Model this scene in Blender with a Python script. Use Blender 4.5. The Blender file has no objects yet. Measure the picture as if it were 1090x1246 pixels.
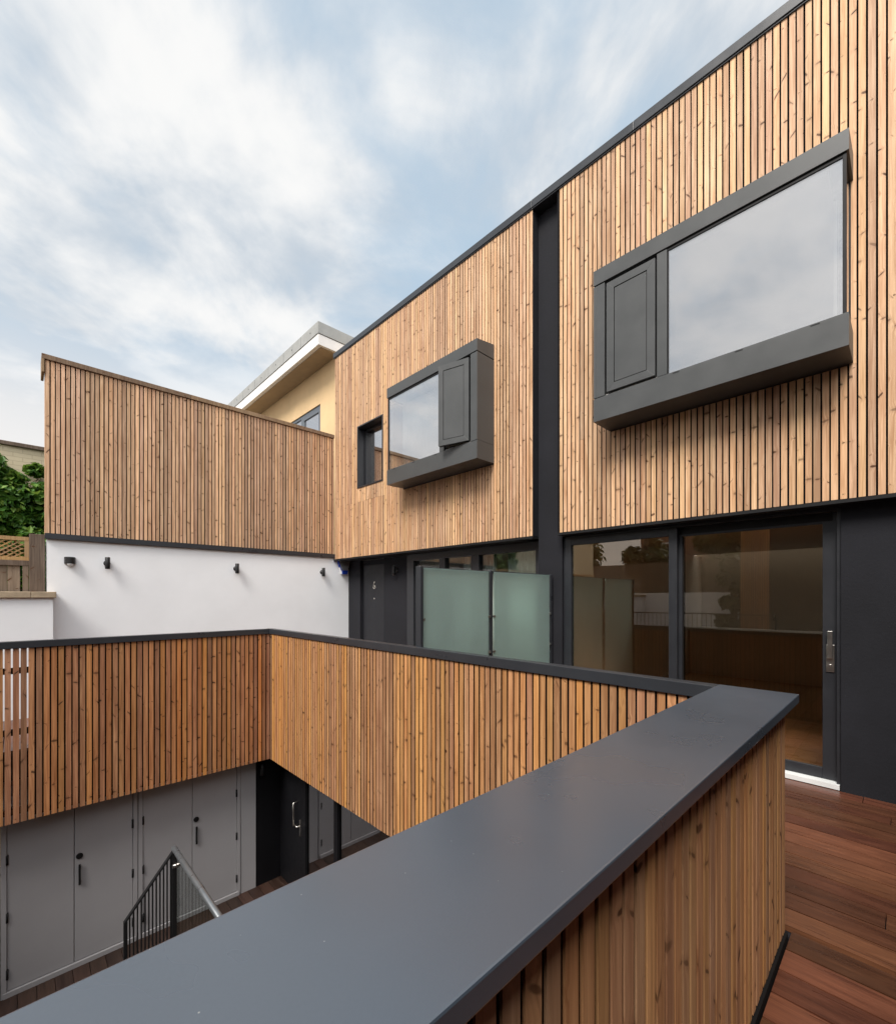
import bpy, bmesh, math, random
from mathutils import Vector, Matrix
random.seed(7)
R = math.radians
sc = bpy.context.scene
col = sc.collection

# ------------------------------------------------------------------ node helpers
class NT:
    def __init__(s, tree):
        s.t = tree; s.t.nodes.clear()
    def n(s, typ, **kw):
        nd = s.t.nodes.new(typ)
        for k, v in kw.items(): setattr(nd, k, v)
        return nd
    def put(s, sock, v):
        if v is None: return
        if isinstance(v, bpy.types.NodeSocket): s.t.links.new(v, sock)
        else:
            if isinstance(v, (tuple, list)) and len(v) == 3 and sock.type == 'RGBA': v = (*v, 1)
            sock.default_value = v
    def m(s, op, a, b=None, c=None, clamp=False):
        nd = s.n('ShaderNodeMath', operation=op, use_clamp=clamp)
        s.put(nd.inputs[0], a); s.put(nd.inputs[1], b); s.put(nd.inputs[2], c)
        return nd.outputs[0]
    def mix(s, f, a, b, mode='MIX'):
        nd = s.n('ShaderNodeMix', data_type='RGBA', blend_type=mode)
        s.put(nd.inputs[0], f); s.put(nd.inputs[6], a); s.put(nd.inputs[7], b)
        return nd.outputs[2]
    def rng(s, v, a, b, c=0., d=1., smooth=False):
        nd = s.n('ShaderNodeMapRange', interpolation_type='SMOOTHSTEP' if smooth else 'LINEAR')
        for i, x in enumerate((v, a, b, c, d)): s.put(nd.inputs[i], x)
        return nd.outputs[0]
    def comb(s, x, y, z):
        nd = s.n('ShaderNodeCombineXYZ')
        for i, v in enumerate((x, y, z)): s.put(nd.inputs[i], v)
        return nd.outputs[0]
    def noise(s, vec, scale, detail=3., rough=.5, dist=0.):
        nd = s.n('ShaderNodeTexNoise')
        s.put(nd.inputs['Vector'], vec); s.put(nd.inputs['Scale'], scale)
        s.put(nd.inputs['Detail'], detail); s.put(nd.inputs['Roughness'], rough); s.put(nd.inputs['Distortion'], dist)
        return nd.outputs[0]
    def obj(s):
        o = s.n('ShaderNodeTexCoord').outputs['Object']
        x = s.n('ShaderNodeSeparateXYZ'); s.put(x.inputs[0], o)
        return o, x.outputs[0], x.outputs[1], x.outputs[2]
    def island(s):
        return s.n('ShaderNodeNewGeometry').outputs['Random Per Island']
    def bump(s, h, strength=.2, dist=.005):
        nd = s.n('ShaderNodeBump'); s.put(nd.inputs['Height'], h)
        nd.inputs['Strength'].default_value = strength; nd.inputs['Distance'].default_value = dist
        return nd.outputs[0]
    def principled(s, color, rough=.5, metal=0., spec=.5, normal=None, **kw):
        nd = s.n('ShaderNodeBsdfPrincipled')
        s.put(nd.inputs['Base Color'], color); s.put(nd.inputs['Roughness'], rough)
        s.put(nd.inputs['Metallic'], metal); s.put(nd.inputs['Specular IOR Level'], spec)
        if normal is not None: s.put(nd.inputs['Normal'], normal)
        for k, v in kw.items(): s.put(nd.inputs[k], v)
        return nd.outputs[0]
    def out(s, sh):
        o = s.n('ShaderNodeOutputMaterial'); s.put(o.inputs['Surface'], sh)

def newmat(name):
    m = bpy.data.materials.new(name); m.use_nodes = True
    return m, NT(m.node_tree)

def wood(name, light, dark, axis='y', knot=(.09, .035, .012), vlo=.78, vhi=1.18, weather=None, rough=.62, kn=1.0, spec=.35, kcut=.22):
    """vertical softwood battens: per-board tone, long grain, slanted knots, growth streaks"""
    m, n = newmat(name)
    o, x, y, z = n.obj()
    h = y if axis == 'y' else x
    dp = x if axis == 'y' else y
    r = n.island()
    r2 = n.m('FRACT', n.m('MULTIPLY', r, 37.13)); r3 = n.m('FRACT', n.m('MULTIPLY', r, 91.7))
    zc = n.m('ADD', z, n.m('MULTIPLY', r, 83.))
    hc = n.m('ADD', h, n.m('MULTIPLY', r2, 9.))
    # knots
    sx, sz = 17., 3.1
    vec = n.comb(n.m('MULTIPLY', hc, sx), n.m('MULTIPLY', zc, sz), 0.)
    v = n.n('ShaderNodeTexVoronoi', voronoi_dimensions='2D'); n.put(v.inputs['Vector'], vec); v.inputs['Scale'].default_value = 1.
    ps = n.n('ShaderNodeSeparateXYZ'); n.put(ps.inputs[0], v.outputs['Position'])
    cs = n.n('ShaderNodeSeparateColor'); n.put(cs.inputs[0], v.outputs['Color'])
    dh = n.m('SUBTRACT', hc, n.m('DIVIDE', ps.outputs[0], sx))
    dz = n.m('SUBTRACT', zc, n.m('DIVIDE', ps.outputs[1], sz))
    k = n.m('MULTIPLY', n.m('MULTIPLY', n.m('SUBTRACT', cs.outputs[0], .5), 3.2), n.m('GREATER_THAN', n.m('FRACT', n.m('MULTIPLY', cs.outputs[1], 7.7)), .4))
    wob = n.m('MULTIPLY', n.m('SUBTRACT', n.noise(n.comb(hc, dp, zc), 60., 2.), .5), .008)
    dz2 = n.m('ADD', n.m('ADD', dz, n.m('MULTIPLY', k, dh)), wob)
    size = n.rng(n.m('POWER', cs.outputs[1], 1.8), 0., 1., .32, 1.7)
    d = n.m('DIVIDE', n.m('SQRT', n.m('ADD', n.m('POWER', n.m('DIVIDE', dh, .017), 2.), n.m('POWER', n.m('DIVIDE', dz2, .0075), 2.))), size)
    act = n.m('GREATER_THAN', cs.outputs[2], kcut)
    kf = n.m('MULTIPLY', n.m('MULTIPLY', n.rng(d, .6, 1.3, 1., 0., True), act), n.rng(n.m('FRACT', n.m('MULTIPLY', cs.outputs[0], 13.1)), 0., 1., .5, 1.))
    halo = n.m('MULTIPLY', n.m('MULTIPLY', n.rng(d, 1., 3.6, 1., 0., True), act), .3)
    # grain bends round the knots
    bend = n.m('MULTIPLY', n.m('MULTIPLY', n.rng(d, 0., 6., 1., 0., True), act), .012)
    g1 = n.noise(n.comb(n.m('ADD', hc, bend), dp, n.m('MULTIPLY', zc, .022)), 150., 4., .6)
    g2 = n.noise(n.comb(n.m('ADD', hc, bend), dp, n.m('MULTIPLY', zc, .035)), 62., 4., .6, .5)
    g3 = n.noise(n.comb(hc, dp, n.m('MULTIPLY', zc, .5)), 3.2, 3.)
    f = n.m('ADD', n.m('MULTIPLY', g1, .35), n.m('ADD', n.m('MULTIPLY', g2, .65), n.m('MULTIPLY', g3, .30)))
    f = n.rng(n.m('ADD', f, n.m('MULTIPLY', n.m('SUBTRACT', r3, .5), .22)), .50, .82)
    c = n.mix(f, dark, light)
    if weather:                                     # silvered upper boards (above the butt joint)
        wc, zj, amt = weather
        w = n.m('MULTIPLY', n.m('GREATER_THAN', z, zj), n.rng(g3, .3, .7, amt * .65, amt))
        c = n.mix(w, c, wc)
    hv = n.n('ShaderNodeHueSaturation')
    n.put(hv.inputs['Hue'], n.rng(r2, 0., 1., .494, .503)); n.put(hv.inputs['Saturation'], n.rng(r3, 0., 1., .88, 1.1))
    n.put(hv.inputs['Value'], n.rng(r, 0., 1., vlo, vhi)); n.put(hv.inputs['Color'], c); hv.inputs['Fac'].default_value = 1.
    c = n.mix(halo, hv.outputs[0], n.mix(.5, hv.outputs[0], knot))
    c = n.mix(kf, c, knot)
    bh = n.m('SUBTRACT', n.m('MULTIPLY', g1, .6), n.m('MULTIPLY', kf, .4))
    n.out(n.principled(c, n.rng(g1, .3, .7, rough - .08, rough + .1), spec=spec, normal=n.bump(bh, .35, .002)))
    return m

def plain(name, color, rough=.5, spec=.5, var=.12, bump=.0, scale=6., metal=0., specks=0., **kw):
    """painted / coated surface with cloudy tone variation, fine grit and optional dust specks"""
    m, n = newmat(name)
    o, x, y, z = n.obj()
    a = n.noise(o, scale, 4., .6); b = n.noise(o, 210., 3., .6)
    f = n.rng(n.m('ADD', n.m('MULTIPLY', a, .75), n.m('MULTIPLY', b, .25)), .3, .7)
    c0 = tuple(max(0, v * (1 - var)) for v in color); c1 = tuple(min(1, v * (1 + var)) for v in color)
    c = n.mix(f, c0, c1)
    rg = n.rng(a, .3, .7, max(.02, rough - .06), min(1, rough + .08))
    if specks:
        v = n.n('ShaderNodeTexVoronoi'); n.put(v.inputs['Vector'], o); v.inputs['Scale'].default_value = 42.
        cs = n.n('ShaderNodeSeparateColor'); n.put(cs.inputs[0], v.outputs['Color'])
        s = n.m('MULTIPLY', n.rng(v.outputs['Distance'], .02, .065, 1., 0., True), n.m('GREATER_THAN', cs.outputs[0], .78))
        dust = n.rng(n.noise(o, 2.3, 5., .65), .45, .85, 0., .0)
        c = n.mix(dust, c, (.35, .33, .30))
        c = n.mix(n.m('MULTIPLY', s, specks), c, (.6, .58, .54))
    nm = n.bump(n.m('ADD', n.m('MULTIPLY', n.noise(o, 38., 4., .6), .8), n.m('MULTIPLY', b, .2)), bump, .006) if bump else None
    n.out(n.principled(c, rg, metal, spec, nm, **kw))
    return m

def glass(name, tint, refl, edge, rough=0., body=(.95, .945, .965)):
    """window pane: clear body, mirror sheen rising towards grazing view"""
    m, n = newmat(name)
    tr = n.n('ShaderNodeBsdfTransparent'); n.put(tr.inputs[0], tint)
    gl = n.n('ShaderNodeBsdfGlossy'); n.put(gl.inputs['Color'], body); gl.inputs['Roughness'].default_value = rough
    o, x, y, z = n.obj()
    n.put(gl.inputs['Normal'], n.bump(n.noise(o, 1.3, 1.), .012, .05))
    lw = n.n('ShaderNodeLayerWeight'); lw.inputs['Blend'].default_value = .5
    f = n.rng(n.m('POWER', lw.outputs['Facing'], 3.), 0., 1., refl, edge)
    mx = n.n('ShaderNodeMixShader'); n.put(mx.inputs[0], f); n.put(mx.inputs[1], tr.outputs[0]); n.put(mx.inputs[2], gl.outputs[0])
    n.out(mx.outputs[0])
    return m

def frosted():
    m, n = newmat('frosted_glass')
    o, x, y, z = n.obj()
    tl = n.n('ShaderNodeBsdfTranslucent'); n.put(tl.inputs[0], (.72, .91, .86))
    rf = n.n('ShaderNodeBsdfRefraction'); n.put(rf.inputs[0], (.80, .93, .90)); rf.inputs['Roughness'].default_value = .42; rf.inputs['IOR'].default_value = 1.12
    a = n.n('ShaderNodeMixShader'); a.inputs[0].default_value = .6
    n.put(a.inputs[1], tl.outputs[0]); n.put(a.inputs[2], rf.outputs[0])
    df = n.n('ShaderNodeBsdfDiffuse'); n.put(df.inputs[0], (.52, .61, .60))
    b = n.n('ShaderNodeMixShader'); b.inputs[0].default_value = .16
    n.put(b.inputs[1], a.outputs[0]); n.put(b.inputs[2], df.outputs[0])
    gl = n.n('ShaderNodeBsdfGlossy'); gl.inputs['Roughness'].default_value = .28
    c = n.n('ShaderNodeMixShader'); c.inputs[0].default_value = .07
    n.put(c.inputs[1], b.outputs[0]); n.put(c.inputs[2], gl.outputs[0])
    n.out(c.outputs[0])
    return m

def boards(name, light, dark, axis, rough=.42, vlo=.55, vhi=1.3, spec=.5):
    """floor / deck boards running along one axis; one island per board"""
    m, n = newmat(name)
    o, x, y, z = n.obj(); r = n.island()
    r2 = n.m('FRACT', n.m('MULTIPLY', r, 51.7))
    l, w = (y, x) if axis == 'y' else (x, y)
    lc = n.m('ADD', l, n.m('MULTIPLY', r, 61.))
    g1 = n.noise(n.comb(w, n.m('MULTIPLY', lc, .03), z), 120., 4., .6)
    g2 = n.noise(n.comb(w, n.m('MULTIPLY', lc, .12), z), 20., 4., .6, .6)
    f = n.rng(n.m('ADD', n.m('MULTIPLY', g1, .5), n.m('MULTIPLY', g2, .5)), .33, .68)
    c = n.mix(f, dark, light)
    hv = n.n('ShaderNodeHueSaturation'); n.put(hv.inputs['Color'], c); hv.inputs['Fac'].default_value = 1.
    n.put(hv.inputs['Hue'], n.rng(r2, 0., 1., .494, .507)); hv.inputs['Saturation'].default_value = 1.
    n.put(hv.inputs['Value'], n.rng(r, 0., 1., vlo, vhi))
    stain = n.rng(n.noise(o, 5., 4., .6), .45, .8, 0., .35)
    c = n.mix(stain, hv.outputs[0], n.mix(.5, hv.outputs[0], (.02, .012, .008)))
    n.out(n.principled(c, n.rng(g2, .3, .7, rough - .1, rough + .14), spec=spec, normal=n.bump(g1, .3, .002)))
    return m

def brick(name, c1, c2, mortar, axis='x', sx=1.):
    m, n = newmat(name)
    o, x, y, z = n.obj()
    b = n.n('ShaderNodeTexBrick'); n.put(b.inputs['Vector'], n.comb(x if axis == 'x' else y, z, 0.))
    n.put(b.inputs['Color1'], c1); n.put(b.inputs['Color2'], c2); n.put(b.inputs['Mortar'], mortar)
    b.inputs['Scale'].default_value = 1.; b.inputs['Brick Width'].default_value = .225; b.inputs['Row Height'].default_value = .068
    b.inputs['Mortar Size'].default_value = .006; b.inputs['Mortar Smooth'].default_value = .3
    c = n.mix(n.rng(n.noise(o, 3., 4., .6), .35, .75, 0., .45), b.outputs[0], tuple(v * .72 for v in c1))
    n.out(n.principled(c, .85, spec=.25, normal=n.bump(n.m('SUBTRACT', n.m('MULTIPLY', n.noise(o, 60., 3.), .4), b.outputs['Fac']), .4, .004)))
    return m

def leafmat(name, c1, c2, c3):
    m, n = newmat(name)
    r = n.island()
    c = n.mix(n.rng(r, 0., .75), c1, c2); c = n.mix(n.rng(r, .8, 1.), c, c3)
    d = n.principled(c, .5, spec=.4)
    t = n.n('ShaderNodeBsdfTranslucent'); n.put(t.inputs[0], n.mix(.5, c, c3))
    mx = n.n('ShaderNodeMixShader'); mx.inputs[0].default_value = .3
    n.put(mx.inputs[1], d); n.put(mx.inputs[2], t.outputs[0]); n.out(mx.outputs[0])
    return m

M = {}
M['wood_house'] = wood('larch_battens_house', (.76, .505, .305), (.42, .22, .103), 'y', weather=((.72, .54, .39), 3.37, .06), vlo=.86, vhi=1.12, kcut=.14)
M['wood_wall'] = wood('larch_battens_wall', (.77, .51, .32), (.42, .235, .125), 'x', vlo=.74, vhi=1.2)
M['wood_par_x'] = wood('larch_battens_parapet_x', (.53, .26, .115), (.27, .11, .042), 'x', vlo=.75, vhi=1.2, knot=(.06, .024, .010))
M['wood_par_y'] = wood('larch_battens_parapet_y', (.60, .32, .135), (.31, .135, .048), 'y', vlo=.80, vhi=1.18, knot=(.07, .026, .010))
M['wood_par_shaded'] = wood('larch_battens_parapet_deck_shaded', (.34, .18, .085), (.17, .075, .03), 'y', vlo=.75, vhi=1.2)  # parapet larch again, darkened: the deck side's shade is in the colour
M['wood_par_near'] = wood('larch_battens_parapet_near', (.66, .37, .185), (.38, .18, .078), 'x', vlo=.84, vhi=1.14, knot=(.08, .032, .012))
M['membrane'] = plain('black_membrane', (.012, .011, .011), .9, .1)
M['coping'] = plain('coping_coated_metal', (.054, .071, .095), .31, 1., .12, .0, 1.4, specks=.4, **{'Coat Weight': .5, 'Coat Roughness': .24})
M['fascia'] = plain('grey_coated_metal', (.030, .033, .039), .32, .5, .08, .03, 3.)
M['bay'] = plain('bay_coated_metal', (.062, .065, .066), .40, .5, .10, .03, 4.)
M['bay_side'] = M['bay']
M['render'] = plain('charcoal_render', (.0155, .016, .020), .8, .22, .28, .35, 1.9)
M['frame'] = plain('anthracite_frame', (.020, .0215, .026), .42, .5, .08)
M['black'] = plain('black_rubber', (.008, .008, .009), .6, .3)
M['doorpaint'] = plain('entry_door_paint', (.011, .0115, .015), .5, .4, .1)
M['blackdoor'] = plain('black_door_paint', (.005, .005, .0065), .5, .25, .1)
M['white'] = plain('white_render', (.87, .885, .91), .85, .2, .05, .25, 1.2)
M['white_lining'] = plain('white_plaster', (.78, .77, .75), .8, .2, .04)
M['room'] = plain('room_plaster', (.80, .76, .69), .8, .2, .05)
M['gpaint'] = plain('grey_cupboard_paint', (.36, .352, .365), .5, .4, .05, .02, 1.5)
M['railmetal'] = plain('satin_rail_metal', (.20, .215, .23), .3, .6, .06, metal=.6)
M['steel'] = plain('brushed_steel', (.55, .53, .50), .3, .5, .1, metal=1.)
M['sill_white'] = plain('white_threshold', (.72, .74, .74), .5, .4, .06)
M['timbercap'] = wood('weathered_cap_timber', (.30, .21, .13), (.15, .095, .055), 'x', vlo=.8, vhi=1.1, rough=.8)
M['stonecap'] = plain('stone_cap', (.38, .30, .21), .85, .2, .3, .3, 9.)
M['yellow'] = plain('yellow_render', (.68, .49, .28), .9, .15, .13, .3, 1.4)
M['eave_grey'] = plain('grey_eave_concrete', (.33, .335, .325), .7, .3, .14, .1, 4.)
M['eave_white'] = plain('white_eave_board', (.74, .72, .70), .6, .3, .05)
M['soffit_tan'] = plain('tan_soffit', (.36, .27, .175), .85, .2, .08)
M['brick_cream'] = brick('painted_cream_brick', (.66, .57, .41), (.62, .53, .37), (.50, .42, .29))
M['brick_red'] = brick('red_brick', (.28, .12, .07), (.22, .09, .06), (.35, .31, .26), 'y')
M['fence_old'] = wood('old_fence_timber', (.25, .19, .14), (.12, .085, .06), 'x', vlo=.75, vhi=1.15, rough=.85)
M['trellis'] = wood('trellis_timber', (.50, .33, .15), (.33, .19, .075), 'x', vlo=.85, vhi=1.1)
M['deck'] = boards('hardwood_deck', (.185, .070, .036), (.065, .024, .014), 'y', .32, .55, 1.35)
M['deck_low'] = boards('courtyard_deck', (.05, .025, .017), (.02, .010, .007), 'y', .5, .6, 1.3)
M['oak'] = boards('oak_floor', (.62, .43, .25), (.44, .28, .15), 'x', .4, .8, 1.15)
M['glass_bay'] = glass('bay_glass', (.84, .85, .84), .48, .85)
M['glass_door'] = glass('door_glass', (.80, .73, .64), .15, .58, body=(.92, .86, .79))
M['glass_clear'] = glass('clear_glass', (.86, .90, .88), .10, .6)
M['glass_low'] = glass('courtyard_glass', (.5, .5, .5), .32, .7)
M['frost'] = frosted()
M['blue'] = plain('blue_plastic', (.012, .045, .36), .35, .5, .05)
M['greyplastic'] = plain('grey_plastic', (.24, .25, .26), .4, .5, .06)
M['whiteplastic'] = plain('white_plastic', (.75, .76, .78), .35, .5, .03)
M['lamp_black'] = plain('lamp_black_metal', (.014, .014, .015), .45, .4, .08)
M['lens'] = plain('lamp_lens', (.62, .60, .56), .3, .5, .04)
M['ivy'] = leafmat('ivy_leaves', (.030, .10, .012), (.075, .19, .022), (.26, .38, .06))
M['treeleaf'] = leafmat('tree_leaves', (.030, .045, .012), (.060, .085, .020), (.10, .13, .04))
M['bark'] = plain('bark', (.075, .055, .04), .9, .2, .3, .5, 12.)
M['curtain'] = plain('sheer_curtain', (.74, .75, .72), .9, .1, .03)
M['ground'] = plain('paving_ground', (.18, .17, .155), .9, .2, .25, .2, 1.3)
M['concrete'] = plain('slab_concrete', (.23, .22, .21), .85, .2, .12, .1, 2.)
M['silver'] = plain('silver_numeral', (.62, .60, .55), .35, .5, .05, metal=.7)

# ------------------------------------------------------------------ mesh helpers
class MB:
    """collects boxes, tubes and quads, then links them as ONE mesh object"""
    def __init__(s): s.v = []; s.f = []; s.mi = []; s.cur = 0; s.smooth = []
    def face(s, idx, sm=False): s.f.append(idx); s.mi.append(s.cur); s.smooth.append(sm)
    def box(s, x0, x1, y0, y1, z0, z1):
        if x0 > x1: x0, x1 = x1, x0
        if y0 > y1: y0, y1 = y1, y0
        if z0 > z1: z0, z1 = z1, z0
        b = len(s.v)
        s.v += [(x0,y0,z0),(x1,y0,z0),(x1,y1,z0),(x0,y1,z0),(x0,y0,z1),(x1,y0,z1),(x1,y1,z1),(x0,y1,z1)]
        for q in ((0,3,2,1),(4,5,6,7),(0,1,5,4),(1,2,6,5),(2,3,7,6),(3,0,4,7)): s.face(tuple(b+i for i in q))
        return s
    def hexa(s, pts):      # 8 points, same order as box
        b = len(s.v); s.v += [tuple(p) for p in pts]
        for q in ((0,3,2,1),(4,5,6,7),(0,1,5,4),(1,2,6,5),(2,3,7,6),(3,0,4,7)): s.face(tuple(b+i for i in q))
        return s
    def bar(s, p, q, w, h, up=(0,0,1)):   # rectangular bar from p to q
        p, q = Vector(p), Vector(q); d = (q-p).normalized(); u = Vector(up)
        a = d.cross(u)
        if a.length < 1e-4: a = d.cross(Vector((1,0,0)))
        a.normalize(); u = a.cross(d).normalized()
        pts = []
        for c in (p, q):
            pts.append([c - a*w/2 - u*h/2, c + a*w/2 - u*h/2, c + a*w/2 + u*h/2, c - a*w/2 + u*h/2])
        (A,B,C_,D),(E,F_,G_,H) = pts
        return s.hexa([A,E,F_,B,D,H,G_,C_])
    def tube(s, pts, r, n=12, caps=True):
        pts = [Vector(p) for p in pts]; rs = r if isinstance(r, (list, tuple)) else [r]*len(pts)
        rings = []; ref = None
        for i, p in enumerate(pts):
            d = (pts[min(i+1, len(pts)-1)] - pts[max(i-1, 0)]).normalized()
            a = d.cross(Vector((0,0,1)))
            if a.length < .05: a = d.cross(Vector((1,0,0)))
            a.normalize()
            if ref is not None:
                a = (ref - d*ref.dot(d)).normalized()
            ref = a; b2 = d.cross(a)
            b = len(s.v)
            for k in range(n):
                t = 2*math.pi*k/n
                s.v.append(tuple(p + (a*math.cos(t) + b2*math.sin(t))*rs[i]))
            rings.append(b)
        for i in range(len(rings)-1):
            for k in range(n):
                s.face((rings[i]+k, rings[i]+(k+1)%n, rings[i+1]+(k+1)%n, rings[i+1]+k), True)
        if caps:
            s.face(tuple(rings[0]+k for k in reversed(range(n)))); s.face(tuple(rings[-1]+k for k in range(n)))
        return s
    def prism(s, poly, axis, a0, a1):     # polygon in the two other axes, extruded along axis
        b = len(s.v); n = len(poly)
        for a in (a0, a1):
            for (u, w) in poly:
                s.v.append({'x':(a,u,w),'y':(u,a,w),'z':(u,w,a)}[axis])
        s.face(tuple(b+i for i in range(n))); s.face(tuple(b+n+i for i in reversed(range(n))))
        for i in range(n):
            j = (i+1) % n; s.face((b+i, b+n+i, b+n+j, b+j))
        return s
    def build(s, name, mats, parent=None, bevel=0., loc=None, rotz=0.):
        if not isinstance(mats, (list, tuple)): mats = [mats]
        org = Vector(loc) if loc is not None else (worldloc(parent) if parent else None)
        if org is None:
            xs, ys, zs = zip(*s.v); org = Vector(((min(xs)+max(xs))/2, (min(ys)+max(ys))/2, min(zs)))
        me = bpy.data.meshes.new(name)
        me.from_pydata([(x-org.x, y-org.y, z-org.z) for x, y, z in s.v], [], s.f)
        for m in mats: me.materials.append(m)
        for p, i, sm in zip(me.polygons, s.mi, s.smooth): p.material_index = i; p.use_smooth = sm
        bm = bmesh.new(); bm.from_mesh(me); bmesh.ops.recalc_face_normals(bm, faces=bm.faces); bm.to_mesh(me); bm.free()
        o = bpy.data.objects.new(name, me); col.objects.link(o)
        if parent:
            o.parent = parent; o.location = org - worldloc(parent)
        else: o.location = org
        o.rotation_euler.z = rotz
        if bevel:
            b = o.modifiers.new('bevel', 'BEVEL'); b.width = bevel; b.segments = 2; b.limit_method = 'ANGLE'; b.harden_normals = False
        return o

def worldloc(o):
    v = Vector(o.location)
    while o.parent: o = o.parent; v = v + Vector(o.location)
    return v
def tag(o, label, cat, group=None):
    o['label'] = label; o['category'] = cat
    if group: o['group'] = group
    return o
def thing(name, loc, label, cat, group=None):
    o = bpy.data.objects.new(name, None); col.objects.link(o); o.location = loc; o.empty_display_size = .2
    return tag(o, label, cat, group)
def struct(o): o['kind'] = 'structure'; return o
def copy_tree(o, parent=None):
    c = o.copy(); col.objects.link(c)
    if parent: c.parent = parent
    for ch in list(o.children): copy_tree(ch, c)
    return c

def grid_wall(mb, axis, a0, a1, u0, u1, z0, z1, holes):
    """wall slab with rectangular holes [(u0,u1,z0,z1)], thickness a0..a1 across `axis`"""
    us = sorted({u0, u1, *[min(max(h[i], u0), u1) for h in holes for i in (0, 1)]})
    zs = sorted({z0, z1, *[min(max(h[i], z0), z1) for h in holes for i in (2, 3)]})
    for i in range(len(us)-1):
        run = None
        for j in range(len(zs)-1):
            cu, cz = (us[i]+us[i+1])/2, (zs[j]+zs[j+1])/2
            solid = not any(h[0] < cu < h[1] and h[2] < cz < h[3] for h in holes)
            if solid: run = (run[0], zs[j+1]) if run else (zs[j], zs[j+1])
            if (not solid or j == len(zs)-2) and run:
                if axis == 'x': mb.box(a0, a1, us[i], us[i+1], *run)
                else: mb.box(us[i], us[i+1], a0, a1, *run)
                run = None

def battens(mb, axis, u0, u1, f0, f1, segs, pitch=.0535, width=.0412, jit=.0012, rise=.0015):
    """row of boards. axis = direction of the row; f0 = front face, f1 = back; segs(u) -> list of (z0,z1)"""
    u = u0; sgn = 1 if f1 > f0 else -1
    while u + width <= u1 + .004:
        a = u + random.uniform(-jit, jit); b = a + width + random.uniform(-jit, jit)
        for (z0, z1) in segs(u + width/2):
            ff = f0 + sgn*random.uniform(0, rise)
            zz = z0 + random.uniform(0, .002); k = .55*abs(f1-ff)         # open-joint profile: edges undercut towards the back
            if axis == 'y': sec = [(ff, a), (f1, a+k), (f1, b-k), (ff, b)]
            else: sec = [(a, ff), (a+k, f1), (b-k, f1), (b, ff)]
            mb.hexa([(p, q, zz) for p, q in sec] + [(p, q, z1) for p, q in sec])
        u += pitch

# ------------------------------------------------------------------ measures (metres; eye at the origin, deck at z=0)
EYE = 1.57
F = 4.633          # cladding face
G = 4.76           # ground floor wall face
ZC0, ZJ, ZC1, ZR = 2.334, 3.37, 6.44, 6.545
YA, YB = 2.922, 3.278     # the dark recess between the two houses
YW = 8.16          # timber wall face at the far end
YN = -4.0
BAY = 4.285; BZ0, BZS, BZH, BZ1 = 3.38, 3.625, 4.79, 4.945
B1 = (.298, 2.273); B2 = (3.905, 5.88)
SW = (6.481, 7.285, 3.643, 4.797)

# ------------------------------------------------------------------ the two houses
def seg_house(y):
    for (b0, b1, z0, z1) in ((B1[0], B1[1], BZ0, BZ1+.03), (B2[0], B2[1], BZ0, BZ1+.03)):
        if b0 + .004 < y < b1 - .004: return [(ZC0, ZJ-.002), (z1, ZC1)]
    if SW[0]-.01 < y < SW[1]+.01: return [(ZC0, ZJ-.002), (ZJ, SW[2]-.002), (SW[3]+.002, ZC1)]
    return [(ZC0, ZJ-.0015), (ZJ, ZC1)] if random.random() < .22 else [(ZC0, ZC1)]

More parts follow.
